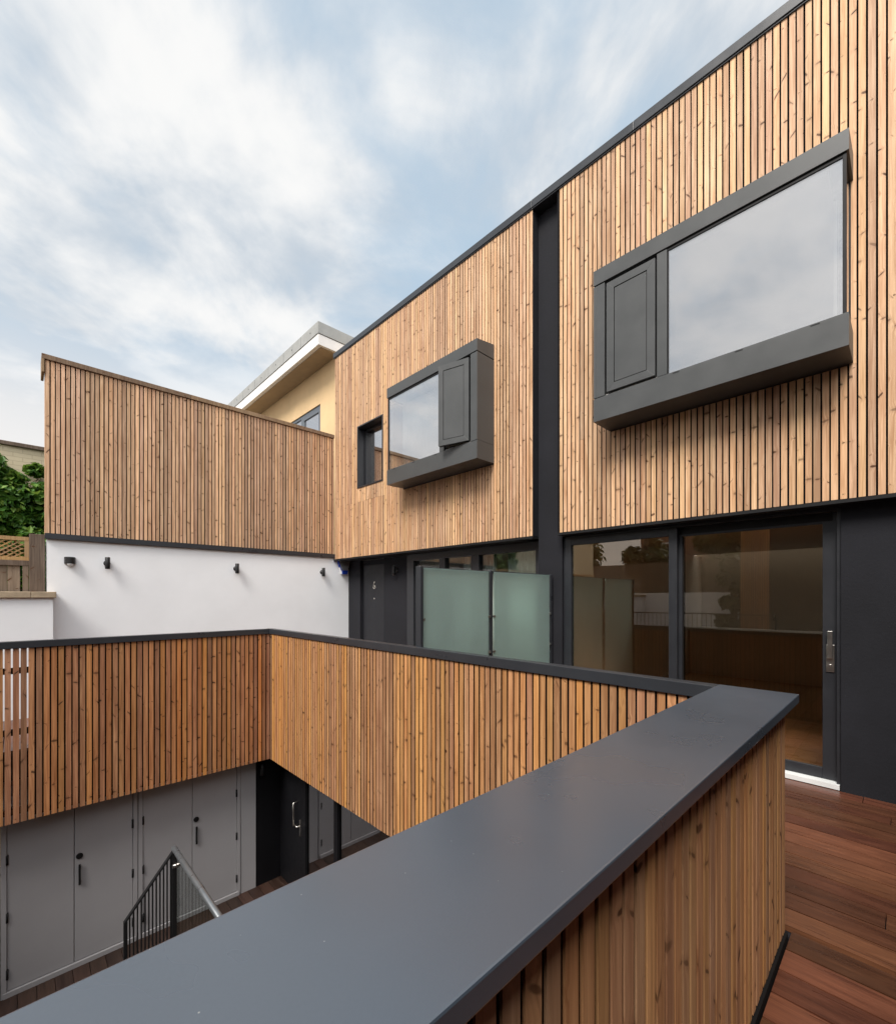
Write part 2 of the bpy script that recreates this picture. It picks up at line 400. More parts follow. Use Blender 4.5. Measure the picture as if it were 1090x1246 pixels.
def make_bay(house, fy, open_angle, label):
    y = fy
    mb = MB()
    # head with a fall to the front, sill box, closed end cheek, posts
    a, b = sorted((y(.298), y(2.273)))
    xb = F + .05
    mb.hexa([(BAY,a,BZH),(xb,a,BZH),(xb,b,BZH),(BAY,b,BZH),(BAY,a,BZ1),(xb,a,BZ1+.055),(xb,b,BZ1+.055),(BAY,b,BZ1)])
    mb.box(BAY, xb, a, b, BZ0, BZS-.012)
    mb.box(BAY+.008, xb, y(.30), y(2.271), BZS-.012, BZS)
    mb.box(BAY+.001, xb, y(2.245), y(2.2725), BZS, BZH-.012)            # cheek
    mb.box(BAY+.003, BAY+.06, y(2.154), y(2.245), BZS, BZH-.012)        # end post
    mb.box(BAY+.006, BAY+.07, y(1.55), y(1.637), BZS, BZH-.012)         # mullion
    mb.cur = 1                                                          # shadow gaps and gaskets
    mb.box(BAY+.02, xb-.01, y(.312), y(2.26), BZH-.012, BZH)
    mb.box(BAY+.012, BAY+.04, y(.332), y(1.55), BZH-.03, BZH-.012)
    mb.box(BAY+.010, BAY+.036, y(.312), y(.334), BZS, BZH-.012)
    mb.box(BAY+.016, BAY+.04, y(1.535), y(1.55), BZS, BZH-.03)
    mb.box(xb-.06, xb-.02, y(.312), y(.334), BZS, BZH-.012)
    for yy in (.46, .95, 1.44): mb.box(BAY-.0015, BAY+.002, y(yy), y(yy+.055), BZS-.022, BZS-.012)   # drain slots
    mb.cur = 2                                                          # white lining of the reveal
    mb.box(BAY+.07, F+.30, y(.42), y(2.24), BZH-.055, BZH-.0125)
    mb.box(F+.055, F+.30, y(.385), y(.42), BZS, BZH-.055)
    mb.box(F+.055, F+.30, y(2.21), y(2.24), BZS, BZH-.055)
    mb.box(BAY+.04, F+.30, y(.345), y(2.24), BZS+.0005, BZS+.02)
    frame = mb.build('bay_window', [M['bay'], M['black'], M['white_lining']], house, .0025)
    frame['label'] = label
    g = MB(); g.box(BAY+.020, BAY+.028, y(.334), y(1.536), BZS, BZH-.03)
    g.box(BAY+.036, xb-.06, y(.318), y(.326), BZS+.001, BZH-.013)
    g.build('pane', M['glass_bay'], frame)
    # casement: mitred frame, shadow groove, flush panel
    hy, ey = (y(2.128), y(1.652))
    c = MB(); z0, z1 = BZS+.022, BZH-.04; s = 1 if ey > hy else -1; w = abs(ey-hy)
    x0, x1 = BAY-.004, BAY+.05
    def yy(t): return hy + s*t
    t = .075
    for (p0, p1, p2, p3) in (
        ((0,z0),(w,z0),(w-t,z0+t),(t,z0+t)), ((t,z1-t),(w-t,z1-t),(w,z1),(0,z1)),
        ((0,z0),(t,z0+t),(t,z1-t),(0,z1)), ((w-t,z0+t),(w,z0),(w,z1),(w-t,z1-t))):
        c.hexa([(x0,yy(p0[0]),p0[1]),(x1,yy(p0[0]),p0[1]),(x1,yy(p1[0]),p1[1]),(x0,yy(p1[0]),p1[1]),
                (x0,yy(p3[0]),p3[1]),(x1,yy(p3[0]),p3[1]),(x1,yy(p2[0]),p2[1]),(x0,yy(p2[0]),p2[1])])
    c.box(x0+.004, x1-.006, yy(t+.007), yy(w-t-.007), z0+t+.007, z1-t-.007)
    c.cur = 1; c.box(x0+.02, x1-.012, yy(t-.002), yy(w-t+.002), z0+t-.002, z1-t+.002)
    if open_angle:
        c.cur = 2; c.bar((x1, yy(w*.8), z0+.004), (x1+.07, yy(w*.55), z0-.014), .02, .008)
    c.build('casement', [M['bay'], M['black'], M['steel']], frame, .0015, loc=(x0, hy, z0), rotz=s*open_angle)
    return frame

def make_house(name, loc, y0, y1, label):
    t = thing(name, loc, label, 'house')
    return t

near = make_house('terraced_house', (G+2.5, -.5, 0), YN, YB, 'near timber clad house with large bay window, sliding glass door and charcoal render')
far = make_house('terraced_house', (G+2.5, 5.7, 0), YB, YW, 'farther timber clad house with door number 6 and a bay window with opened casement')
SD = (.408, 2.918, 0.0, 2.27)      # sliding door opening
FG = (3.285, 6.11, .02, 2.27)      # glazing of the far house
ED = (6.93, 7.66)                  # entry door
XR = 9.2                           # back of the houses
for house, ya, yb in ((near, YN, YB), (far, YB, YW)):
    isn = house is near
    cl = MB()
    if isn: battens(cl, 'y', YN, YA, F, F+.026, seg_house)
    else: battens(cl, 'y', YB+.002, YW-.002, F, F+.026, seg_house)
    cl.build('cladding', M['wood_house'], house)
    # black backing wall behind the boards, cut for the bays and the small window
    bk = MB()
    hol = [(B1[0]+.10, B1[1]-.04, BZS+.02, BZH-.05)] if isn else [(B2[0]+.04, B2[1]-.10, BZS+.02, BZH-.05), (SW[0]-.004, SW[1]+.004, SW[2]-.004, SW[3]+.004)]
    p0, p1 = (YN, YA-.002) if isn else (YB+.004, YW)
    grid_wall(bk, 'x', F+.055, F+.127, p0, p1, ZC0+.01, ZC1+.02, hol)
    bk.cur = 1
    if not isn: bk.box(F+.003, F+.126, YB-.001, YB+.003, ZC0, ZC1)        # end return beside the recess
    else: bk.box(F+.003, F+.04, YA-.006, YA-.001, ZC0, ZC1)
    bk.build('wall_backing', [M['membrane'], M['render']], house)
    # inner skin, slabs, sides, rear, roof
    sh = MB()
    h2 = [(h[0]-.02, h[1]+.02, h[2]-.02, h[3]+.02) for h in hol]
    grid_wall(sh, 'x', F+.30, F+.36, ya, yb, 2.62, 6.3, h2)
    sh.box(F+.36, XR, ya, yb, 2.42, 2.62)                                # first floor slab
    sh.box(F+.36, XR, ya, ya+.08, 2.62, 6.2); sh.box(F+.36, XR, yb-.08, yb, 2.62, 6.2)
    sh.box(XR, XR+.2, ya, yb, 2.42 if isn else -.2, 6.3)
    sh.box(F+.36, XR, ya+.08, yb-.08, 5.0, 5.1)                          # ceiling
    if isn: sh.box(4.95, 10.5, ya, ya+.08, .02, 2.42); sh.box(4.97, 10.5, 3.08, 3.16, .02, 2.42); sh.box(XR+.2, 10.0, ya, yb, 2.42, 2.6); sh.box(10.3, 10.6, ya, yb, 2.6, 2.7)  # rear roof gap added to let daylight onto the counter
    else: sh.box(5.3, XR, 3.30, 3.36, .02, 2.42); sh.box(5.3, XR, yb-.08, yb, .02, 2.42)
    sh.box(10.5 if isn else 8.2, (10.5 if isn else 8.2)+.1, ya+.1, yb-.1, .02, 2.6)   # rear room wall
    sh.build('inner_wall', M['room'], house)
    rf = MB(); rf.box(F+.37, XR+.2, ya, yb, 6.3, 6.40); rf.build('roof', M['concrete'], house)
    cp = MB()
    c0, c1 = (YN, YB) if isn else (YB+.0015, YW+.02)
    js = [c0, 1.995, c1] if isn else [c0, 5.4, c1]
    for ja, jb in zip(js, js[1:]): cp.box(F-.022, F+.36, ja+.0015, jb-.0015, ZC1+.012, ZR)
    cp.box(F-.012, F+.30, c0, c1, ZC1-.004, ZC1+.012)
    cp.build('roof_coping', M['fascia'], house, .003)
    sf = MB(); s0, s1 = (YN, YA-.002) if isn else (YB, YW+.03)
    sf.box(F+.004, (G if isn else 5.0), s0, s1, ZC0-.03, ZC0-.004); sf.box(F-.003, F+.004, s0, s1, ZC0-.03, ZC0-.002)
    sf.build('soffit', M['black'], house)

# near house ground floor
w = MB()
grid_wall(w, 'x', G, G+.19, YN, YB, -.3, ZC0-.03, [(SD[0]-.028, YA+.012, -.01, 2.30)])
w.box(F+.128, F+.30, YA-.3, YB+.2, ZC0-.03, ZC1-.01)                     # recessed strip up the facade
w.build('wall', M['render'], near)
sd = MB()
x0, x1 = G+.03, G+.11
y0, y1, z0, z1 = SD
sd.box(x0, x1+.06, y0-.026, y0, 0.03, 2.298); sd.box(x0, x1+.06, y1, y1+.012, .03, 2.298)       # outer frame
sd.box(x0+.012, x1+.06, y0, y1, 2.272, 2.298)
sd.box(x0, x0+.05, 1.630, 1.711, .045, 2.27); sd.box(x0, x0+.05, 2.829, 2.917, .045, 2.27)      # left leaf
sd.box(x0, x0+.05, 1.711, 2.829, 2.190, 2.27); sd.box(x0, x0+.05, 1.711, 2.829, .045, .135)
sd.box(x0+.056, x1, .409, .503, .045, 2.27); sd.box(x0+.056, x1, 1.60, 1.68, .045, 2.27)        # right leaf
sd.box(x0+.056, x1, .503, 1.60, 2.180, 2.27); sd.box(x0+.056, x1, .503, 1.60, .045, .135)
sd.cur = 1
sd.box(x0+.05, x0+.056, .44, 2.88, 2.20, 2.27); sd.box(x0+.056, x1+.05, 1.592, 1.60, .136, 2.18); sd.box(x0+.02, x0+.05, 2.820, 2.829, .136, 2.19)
sdo = sd.build('sliding_door', [M['frame'], M['black']], near, .003)
p = MB(); p.box(x0+.022, x0+.030, 1.711, 2.829, .135, 2.190); p.build('pane', M['glass_door'], sdo)
p = MB(); p.box(x0+.076, x0+.084, .503, 1.60, .135, 2.180); p.build('pane', M['glass_door'], sdo)
h = MB(); hx = x0+.05; hy = .452
h.box(hx-.006, hx+.004, hy-.027, hy+.027, .945, 1.17)
h.box(hx-.037, hx-.022, hy-.017, hy+.017, 1.06, 1.285); h.box(hx-.03, hx, hy-.010, hy+.010, 1.245, 1.275); h.box(hx-.034, hx, hy-.011, hy+.011, 1.06, 1.10)
h.tube([(hx-.014, hy, 1.0), (hx, hy, 1.0)], .010, 10)
h.build('handle', M['steel'], sdo, .003)
t_ = MB(); t_.box(G-.002, x1+.06, y0-.02, y1, .004, .042); t_.build('threshold', M['sill_white'], sdo)
fl = MB(); yb_ = YN+.1
while yb_ < 3.06:
    xa = 4.96 - random.uniform(0, .0)
    while xa < 10.5:
        ln = random.uniform(.9, 1.6); fl.box(xa, min(xa+ln, 10.5)-.001, yb_, yb_+.178, -.02, .03); xa += ln
    yb_ += .18
fl.build('floor', M['oak'], near)
sk = MB(); sk.box(4.98, 9.6, 3.065, 3.08, .03, .14)
sk.build('skirting', M['white_lining'], near)
kc = thing('kitchen_counter', (10.1, 1.0, .03), 'kitchen counter with white worktop deep inside the room behind the sliding door', 'counter')
b = MB(); b.box(9.72, 10.46, -2.5, 3.06, .13, .88); b.box(9.78, 10.46, -2.5, 3.06, .031, .13); b.build('cabinet', M['room'], kc)
b = MB(); b.box(9.68, 10.49, -2.5, 3.07, .88, .935); b.build('worktop', M['white_lining'], kc, .003)
for yy in (.75, 1.75):
    b = MB(); b.tube([(10.3, yy, .93), (10.3, yy, 1.16), (10.27, yy, 1.22), (10.2, yy, 1.24), (10.12, yy, 1.2), (10.1, yy, 1.12)], .014, 8); b.build('tap', M['steel'], kc)
make_bay(near, lambda v: v, 0., 'large bay window with closed casement on its left')

# far house: bay, small window, entrance, glazing
make_bay(far, lambda v: 3.905 + (2.273 - v), R(15), 'bay window with grey casement standing open on its right')
b = MB(); n_ = 40; y_0, y_1 = 4.68, 5.72
for i in range(n_+1):
    t_y = y_0 + (y_1-y_0)*i/n_; t_x = BAY+.20 + .006*math.sin(i*1.1)
    b.v += [(t_x, t_y, BZS+.03), (t_x, t_y, BZH-.09)]
for i in range(n_): b.face((2*i, 2*i+2, 2*i+3, 2*i+1), True)
o = b.build('white_backdrop', M['curtain']); tag(o, 'added pale white blind drawn behind the glass of the farther bay window', 'backdrop')  # added white sheet that makes the bay glass look paler
o.modifiers.new('s', 'SOLIDIFY').thickness = .003
sw = MB(); s0, s1, q0, q1 = SW
for (a, b, c_, d) in ((s0-.014, s1+.014, q1-.012, q1+.014), (s0-.014, s1+.014, q0-.014, q0+.012), (s0-.014, s0+.012, q0+.012, q1-.012), (s1-.012, s1+.014, q0+.012, q1-.012)):
    sw.box(F-.012, F+.30, a, b, c_, d)
xi = F+.15
for (a, b, c_, d) in ((s0+.012, s1-.012, q1-.065, q1-.012), (s0+.012, s1-.012, q0+.012, q0+.065), (s0+.012, s0+.06, q0+.065, q1-.065), (s1-.06, s1-.012, q0+.065, q1-.065)):
    sw.box(xi, xi+.07, a, b, c_, d)
swo = sw.build('small_window', M['frame'], far, .003)
p = MB(); p.box(xi+.03, xi+.038, s0+.06, s1-.06, q0+.065, q1-.065); p.build('pane', M['glass_bay'], swo)
XE = 4.98
w = MB()
w.box(XE, XE+.25, 7.75, YW+.03, -.3, ZC0-.03)                             # jamb beside the white wall
w.box(XE, XE+.22, 6.13, ED[0]-.0, -.3, ZC0-.03)                           # panel with the lamp
w.box(XE+.06, XE+.22, ED[0], 7.75, 2.2, ZC0-.03)
w.box(XE, XE+.25, YB, 6.13, -.3, .0)
w.build('wall', M['render'], far)
ed = MB(); ed.box(XE+.075, XE+.15, 7.69, 7.749, .0, 2.2)
ed.box(XE+.05, XE+.10, ED[0]+.001, 7.69, .02, 2.199)
edo = ed.build('entry_door', M['doorpaint'], far, .004)
nb = MB()
def arc(cx, cz, r, a0, a1, n=12): return [(XE+.044, cx - r*math.cos(R(a0+(a1-a0)*i/n)), cz + r*math.sin(R(a0+(a1-a0)*i/n))) for i in range(n+1)]
nb.tube(arc(7.31, 1.755, .030, 0, 360, 18), .0075, 6); nb.tube([(XE+.044, 7.338, 1.765), (XE+.044, 7.325, 1.82), (XE+.044, 7.298, 1.862)], .0075, 6)
nb.build('door_number', M['silver'], edo)
nb = MB(); nb.tube([(XE+.052, 7.31, 1.53), (XE+.038, 7.31, 1.53)], .013, 12); nb.build('spyhole', M['silver'], edo)
gz = MB(); gx = 4.90
gz.box(gx, gx+.1, YB+.005, 6.128, 2.19, 2.302); gz.box(gx, gx+.1, YB+.005, 6.128, .02, .12)
for (a, b) in ((3.285, 3.42), (4.43, 4.54), (4.54, 4.62), (5.16, 5.25), (5.25, 5.33), (5.95, 6.128)):
    gz.box(gx + (.03 if a in (4.54, 5.25) else 0), gx+.1, a, b, .12, 2.19)
gzo = gz.build('glazed_door', M['frame'], far, .003)
for a, b in ((3.42, 4.43), (4.62, 5.16), (5.33, 5.95)):
    p = MB(); p.box(gx+.05, gx+.058, a, b, .12, 2.19); p.build('pane', M['glass_clear'], gzo)

for (a, b, lab) in ((3.36, 4.05, 'pleated white sheer curtain behind the glazing above the right pane of the frosted screen'),
                    (4.30, 4.95, 'pleated white sheer curtain behind the middle of the far glazing')):
    c = MB(); n = 90; pts = []
    for i in range(n+1):
        y_ = a + (b-a)*i/n; pts.append((5.14 + .028*math.sin(i*.9) + .008*math.sin(i*2.3), y_))
    bs = len(c.v)
    for (x_, y_) in pts: c.v += [(x_, y_, .06), (x_, y_, 2.24)]
    for i in range(n): c.face((bs+2*i, bs+2*i+2, bs+2*i+3, bs+2*i+1), True)
    o = c.build('curtain', M['curtain']); tag(o, lab, 'curtain', 'sheer curtains')
    so = o.modifiers.new('s', 'SOLIDIFY'); so.thickness = .002

# ------------------------------------------------------------------ boundary wall: white render below, timber above
bw = thing('boundary_wall', (2.6, YW+.15, 0), 'tall boundary wall, white render below and vertical timber battens above', 'wall')
m_ = MB(); m_.box(.262, 4.979, YW+.03, YW+.32, -.3, 2.37); m_.build('wall', M['white'], bw)
m_ = MB(); m_.box(.262, 4.62, YW+.04, YW+.30, 2.37, 4.78); m_.build('wall_backing', M['membrane'], bw)
m_ = MB(); battens(m_, 'x', .245, F-.004, YW, YW+.022, lambda u: [(2.44, 4.80)])
for zz in [YW+.045+i*.0535 for i in range(5)]: m_.box(.245-.002, .262, zz, zz+.0435, 2.44, 4.80)
m_.build('cladding', M['wood_wall'], bw)
m_ = MB(); m_.box(.238, F+.36, YW-.016, YW+.03, 2.362, 2.436); m_.build('trim', M['fascia'], bw, .003)
m_ = MB(); x_ = .205
while x_ < F-.03:
    ln = min(1.8, F-.012-x_); m_.box(x_, x_+ln-.002, YW-.028, YW+.34, 4.803, 4.872); x_ += ln
m_.box(.205, .235, YW-.028, YW+.34, 4.62, 4.802)
m_.build('coping', M['timbercap'], bw, .004)

# lamps and alarm on the walls
def updown(loc, ang, label):
    t = thing('wall_lamp', loc, label, 'wall lamp', 'black up and down wall lamps')
    x_, y_, z_ = loc
    b = MB(); b.tube([(x_, y_, z_-.085), (x_, y_, z_-.083), (x_, y_, z_+.083), (x_, y_, z_+.085)], [.029, .031, .031, .029], 20); b.build('body', M['lamp_black'], t)
    dx, dy = math.cos(ang), math.sin(ang)
    b = MB(); b.tube([(x_+dx*.025, y_+dy*.025, z_), (x_+dx*.05, y_+dy*.05, z_), (x_+dx*.056, y_+dy*.056, z_), (x_+dx*.072, y_+dy*.072, z_)], [.014, .014, .042, .042], 18); b.build('wall_mount', M['lamp_black'], t)
    b = MB(); b.tube([(x_, y_, z_-.0885), (x_, y_, z_-.085)], .024, 16); b.build('lens', M['lens'], t)
    return t
yl = YW+.03
updown((.916, yl-.072, 2.06), math.pi/2, 'black cylinder wall lamp on the white wall, next to the rounded lamp with white dome')
updown((2.72, yl-.072, 2.06), math.pi/2, 'black cylinder wall lamp alone on the middle of the white wall')
updown((4.365, yl-.072, 2.06), math.pi/2, 'black cylinder wall lamp on the white wall next to the alarm box')
updown((XE-.072, 6.52, 2.05), 0., 'black cylinder wall lamp on the charcoal wall beside door number 6')
t = thing('sensor_lamp', (.50, yl, 2.02), 'small rounded black wall lamp with white dome below, leftmost on the white wall', 'wall lamp')
b = MB(); pr = [(.5+.062*math.cos(R(a)), yl-.012-.075*math.sin(R(a))) for a in range(0, 181, 15)]
b.prism([(.438, yl)] + [(px, py) for px, py in reversed(pr)] + [(.562, yl)], 'z', 2.03, 2.125); b.build('body', M['lamp_black'], t, .006)
b = MB(); nn = 8; b.tube([(.5, yl-.045, 2.031-.03*math.sin(i/nn*math.pi/2)) for i in range(nn+1)], [.036*math.cos(i/nn*math.pi/2)+.002 for i in range(nn+1)], 18); b.build('dome', M['whiteplastic'], t)
t = thing('alarm_box', (4.845, yl, 2.03), 'shield shaped burglar alarm box, grey front, white edge and blue base, in the wall corner', 'alarm box')
shp = [(4.715, 2.335), (4.975, 2.335), (4.965, 2.24), (4.905, 2.035), (4.785, 2.035), (4.725, 2.24)]
b = MB(); b.prism(shp, 'y', yl-.06, yl); b.build('body', M['whiteplastic'], t, .006)
b = MB(); b.prism([(4.765, 2.31), (4.971, 2.31), (4.961, 2.24), (4.925, 2.115), (4.79, 2.115), (4.75, 2.24)], 'y', yl-.075, yl-.06); b.build('front', M['greyplastic'], t, .004)
b = MB(); b.prism([(4.788, 2.112), (4.928, 2.112), (4.903, 2.033), (4.787, 2.033)], 'y', yl-.076, yl-.059)
b.prism([(4.71, 2.30), (4.726, 2.30), (4.741, 2.24), (4.79, 2.112), (4.765, 2.112), (4.722, 2.24)], 'y', yl-.066, yl-.003); b.build('base', M['blue'], t, .004)

# ------------------------------------------------------------------ garden side on the left
lw_ = thing('garden_wall', (-3, 8.0, 0), 'low white rendered garden wall with a tan stone coping', 'wall')
b = MB(); b.box(-9.8, .312, 7.9, 8.17, -.3, 1.553); b.build('wall', M['white'], lw_)
b = MB(); x_ = -9.8
while x_ < .3:
    ln = min(.9, .348-x_); b.box(x_, x_+ln-.004, 7.862, 8.2, 1.554, 1.634); x_ += ln
b.build('coping', M['stonecap'], lw_, .006)
fe = thing('trellis_fence', (-2, 8.32, 1.6), 'timber board fence with diagonal trellis top on the low white wall', 'fence')
b = MB(); b.box(.085, .242, 8.22, 8.36, 1.3, 2.42); b.build('post', M['fence_old'], fe, .004)
b = MB(); battens(b, 'x', -6, .07, 8.28, 8.30, lambda u: [(1.3, 1.995)], .125, .12); b.build('boards', M['fence_old'], fe)
b = MB(); b.box(-6, .085, 8.255, 8.32, 1.985, 2.055); b.box(.02, .08, 8.26, 8.28, 1.5, 1.984); b.build('rail', M['fence_old'], fe, .003)
b = MB(); b.box(-6, .083, 8.262, 8.312, 2.325, 2.375); b.box(-6, .083, 8.262, 8.312, 2.057, 2.102); b.box(.038, .083, 8.264, 8.31, 2.103, 2.324)
zc0, zc1 = 2.103, 2.324; hgt = zc1-zc0
XL, SL = .040, 1.35
for i in range(-70, 2):
    xa = i*.076; w_ = .027
    if xa > XL - w_: continue
    f1 = min(1., (XL-w_-xa)/(hgt*SL))                      # slats stop at the frame
    for (ya, yb, up) in ((8.276, 8.284, True), (8.287, 8.295, False)):
        lo, hi = (xa, zc0 if up else zc1), (xa+hgt*SL*f1, zc0+hgt*f1 if up else zc1-hgt*f1)
        if not up: lo, hi = hi, lo
        b.hexa([(lo[0],ya,lo[1]),(lo[0]+w_,ya,lo[1]),(lo[0]+w_,yb,lo[1]),(lo[0],yb,lo[1]),(hi[0],ya,hi[1]),(hi[0]+w_,ya,hi[1]),(hi[0]+w_,yb,hi[1]),(hi[0],yb,hi[1])])
b.build('trellis', M['trellis'], fe)
cb = thing('brick_wall', (-2, 10.05, 0), 'cream painted brick wall rising behind the ivy', 'wall')
b = MB(); b.box(-9, 4.2, 9.9, 10.15, -2.7, 3.97); b.build('wall', M['brick_cream'], cb)
b = MB(); b.box(-9, 4.2, 9.86, 10.19, 3.97, 4.03); b.build('coping', M['fence_old'], cb, .004)

def leaves(mb, centres, n, size, squash=(1,1,1)):
    for (cx, cy, cz, r) in centres:
        for _ in range(n):
            d = Vector((random.gauss(0,1), random.gauss(0,1), random.gauss(0,1))).normalized()*r*random.random()**.4
            p = Vector((cx+d.x*squash[0], cy+d.y*squash[1], cz+d.z*squash[2]))
            s_ = size*random.uniform(.6, 1.3)
            a = Vector((random.gauss(0,1), random.gauss(0,1), random.gauss(0,.6))).normalized()
            nrm = (d.normalized()*.7 + Vector((random.gauss(0,.5), random.gauss(0,.5), .5+random.gauss(0,.4)))).normalized()
            a = a.cross(nrm)
            if a.length < .01: continue
            a.normalize(); c = a.cross(nrm)
            b = len(mb.v)
            fold = nrm*s_*.18
            mb.v += [tuple(p-c*s_), tuple(p+a*s_*.55+fold), tuple(p+c*s_), tuple(p-a*s_*.55+fold)]
            mb.face((b, b+1, b+2)); mb.face((b, b+2, b+3))
iv = thing('ivy', (-.6, 9.5, -.2), 'dense green ivy climbing the cream brick wall behind the fence', 'plant')
cent = []
for i in range(330):
    x_ = random.uniform(-2.4, 1.2)
    top = 3.62 - .28*max(0, (x_+.15))/.5*.6 + .12*math.sin(x_*9)
    z_ = random.uniform(1.6, top)
    cent.append((x_, 9.45 + (z_-1.5)*.12 + random.uniform(-.25, .2), z_, random.uniform(.12, .26)))
b = MB(); leaves(b, cent, 190, .058, (1.1, .8, .8)); b.build('foliage', M['ivy'], iv)
b = MB()
for i in range(16):
    x_ = random.uniform(-1.4, .7); z_ = random.uniform(2.9, 3.3); pts = [(x_, 9.87, z_)]
    for k in range(7):
        x_ += random.uniform(-.10, .13); z_ += random.uniform(.03, .11); pts.append((x_, 9.885, min(z_, 3.95)))
    b.tube(pts, .005, 5)
for i in range(8):
    x_ = random.uniform(-2, 1); b.tube([(x_, 9.6, -2.7), (x_+.1, 9.62, .5), (x_-.05, 9.75, 2.2), (x_+.08, 9.86, 3.2)], [.03, .025, .018, .008], 6)
b.build('stem', M['bark'], iv)

# ------------------------------------------------------------------ yellow neighbour house
nh = thing('neighbour_house', (7.5, 12, -2.7), 'yellow rendered house with deep white and grey eaves behind the timber wall', 'house')
b = MB(); WN = (9.49, 11.35, 4.85, 6.06)
grid_wall(b, 'x', 5.02, 5.2, 8.22, 16.5, -2.7, 6.895, [WN]); b.box(5.2, 10, 8.22, 8.42, -2.7, 6.895); b.box(5.2, 10, 16.3, 16.5, -2.7, 6.895); b.box(9.8, 10, 8.42, 16.3, -2.7, 6.895)
b.build('wall', M['yellow'], nh)
b = MB(); b.box(5.3, 5.35, 9.3, 11.6, 4.6, 6.3); b.build('room_blind', M['white_lining'], nh)
ex, ey = 4.50, 8.60
b = MB(); b.box(ex, 10.3, ey, 17, 7.12, 7.365); b.box(ex+.05, 10.3, ey+.05, 17, 7.365, 7.40)
b.cur = 1
for i in range(9): b.tube([(ex+.002, ey+.35+i*.9, 7.25), (ex-.004, ey+.35+i*.9, 7.25)], .016, 8); b.box(ex-.002, ex+.004, ey+.8+i*.9, ey+.806+i*.9, 7.122, 7.364)
b.build('roof', [M['eave_grey'], M['fascia']], nh, .002)
b = MB(); b.box(ex+.012, 10.3, ey+.012, 17, 6.885, 7.108); b.cur = 1; b.box(ex+.03, 10.2, ey+.03, 17, 7.105, 7.122)
b.build('fascia', [M['eave_white'], M['black']], nh, .003)
b = MB(); b.box(ex+.10, 5.02, ey+.08, 17, 6.872, 6.884); b.build('soffit', M['soffit_tan'], nh)
b = MB(); a0, a1, b0, b1 = WN
for q in ((a0, a1, b1-.07, b1), (a0, a1, b0, b0+.07), (a0, a0+.06, b0+.07, b1-.07), (a1-.06, a1, b0+.07, b1-.07), (10.42, 10.52, b0+.07, b1-.07), (9.55, 10.42, b1-.15, b1-.07), (9.55, 9.62, b0+.07, b1-.15), (10.35, 10.42, b0+.07, b1-.15)):
    b.box(5.045, 5.11, *q)
wo = b.build('window', plain('blue_grey_frame', (.12, .14, .165), .45, .5, .06), nh, .003)
b = MB(); b.box(5.07, 5.078, 9.62, 10.35, b0+.07, b1-.15); b.box(5.07, 5.078, 10.52, a1-.06, b0+.07, b1-.07); b.build('pane', M['glass_bay'], wo)

# ------------------------------------------------------------------ privacy screen between the terraces
ps = thing('privacy_screen', (3.65, 3.06, 0), 'green frosted glass privacy screen in dark metal posts between the two terraces', 'screen')
for (xa, xb, ya, yb) in ((2.584, 2.616, 3.035, 3.105), (3.555, 3.595, 3.05, 3.10), (4.69, 4.725, 3.05, 3.10)):
    b = MB(); b.box(xa, xb, ya, yb, 0, 1.845); b.build('post', M['fascia'], ps, .003)
b = MB(); b.box(2.616, 3.555, 3.06, 3.10, 1.815, 1.84); b.box(3.595, 4.69, 3.06, 3.10, 1.815, 1.84); b.build('top_rail', M['fascia'], ps, .002)
for (xa, xb) in ((2.622, 3.53), (3.62, 4.66)):
    b = MB(); b.box(xa, xb, 3.048, 3.058, .06, 1.832); b.build('glass_panel', M['frost'], ps, .001)
for xx in (2.624, 3.537, 3.612, 4.672):
    for zz in (.25, .62, .99, 1.36):
        b = MB(); b.box(xx-.018, xx+.018, 3.04, 3.066, zz-.012, zz+.012); b.build('clamp', M['steel'], ps, .003)

# ------------------------------------------------------------------ timber parapet round the light well
PX, PY = 2.52, 6.22; CT = 1.12
pa = thing('timber_parapet', (0, .5, 0), 'timber slatted parapet with dark metal coping around the sunken courtyard', 'parapet')
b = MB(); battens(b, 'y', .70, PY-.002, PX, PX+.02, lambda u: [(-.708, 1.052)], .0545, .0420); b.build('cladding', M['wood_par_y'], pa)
b = MB(); battens(b, 'y', .42, PY+.06, PX+.072, PX+.052, lambda u: [(.03, 1.052)], .0545, .0420); b.build('cladding', M['wood_par_shaded'], pa)
b = MB(); b.box(PX+.034, PX+.038, .68, PY+.06, -.70, 1.05); b.build('wall_backing', M['membrane'], pa)
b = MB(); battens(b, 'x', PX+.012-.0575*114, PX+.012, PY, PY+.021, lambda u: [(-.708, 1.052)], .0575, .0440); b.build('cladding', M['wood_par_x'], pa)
b = MB()
for zz in (.82, .20, -.04, -.60): b.box(-4.0, PX+.0, PY+.0225, PY+.06, zz-.03, zz+.03)
b.build('rail', M['membrane'], pa)
b = MB(); b.box(.075, PX+.05, PY+.061, PY+.072, -.69, 1.045); b.box(PX+.0215, PX+.033, PY-.03, PY+.06, -.69, 1.045); b.build('wall_backing', M['membrane'], pa)
b = MB(); battens(b, 'x', -3.4, 2.543, .394, .405, lambda u: [(.035, 1.08)], .0555, .0410)
for i in range(4): b.box(2.523, 2.543, .4175+i*.0555, .4175+i*.0555+.0455, .035, 1.08)
b.build('cladding', M['wood_par_near'], pa)
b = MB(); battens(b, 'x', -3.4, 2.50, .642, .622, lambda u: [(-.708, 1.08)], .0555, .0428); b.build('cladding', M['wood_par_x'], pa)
b = MB(); b.box(-3.4, 2.505, .452, .59, -.70, 1.078); b.box(-3.4, 2.53, .385, .4155, -.05, .03); b.box(2.52, 2.545, .4155, .62, 0, .03); b.build('wall_backing', M['membrane'], pa)
b = MB()
b.box(-3.4, 2.582, .350, .676, CT-.040, CT)
o = b.build('wide_coping', M['coping'], pa, .004); o['label'] = 'wide dark metal coping nearest the camera'
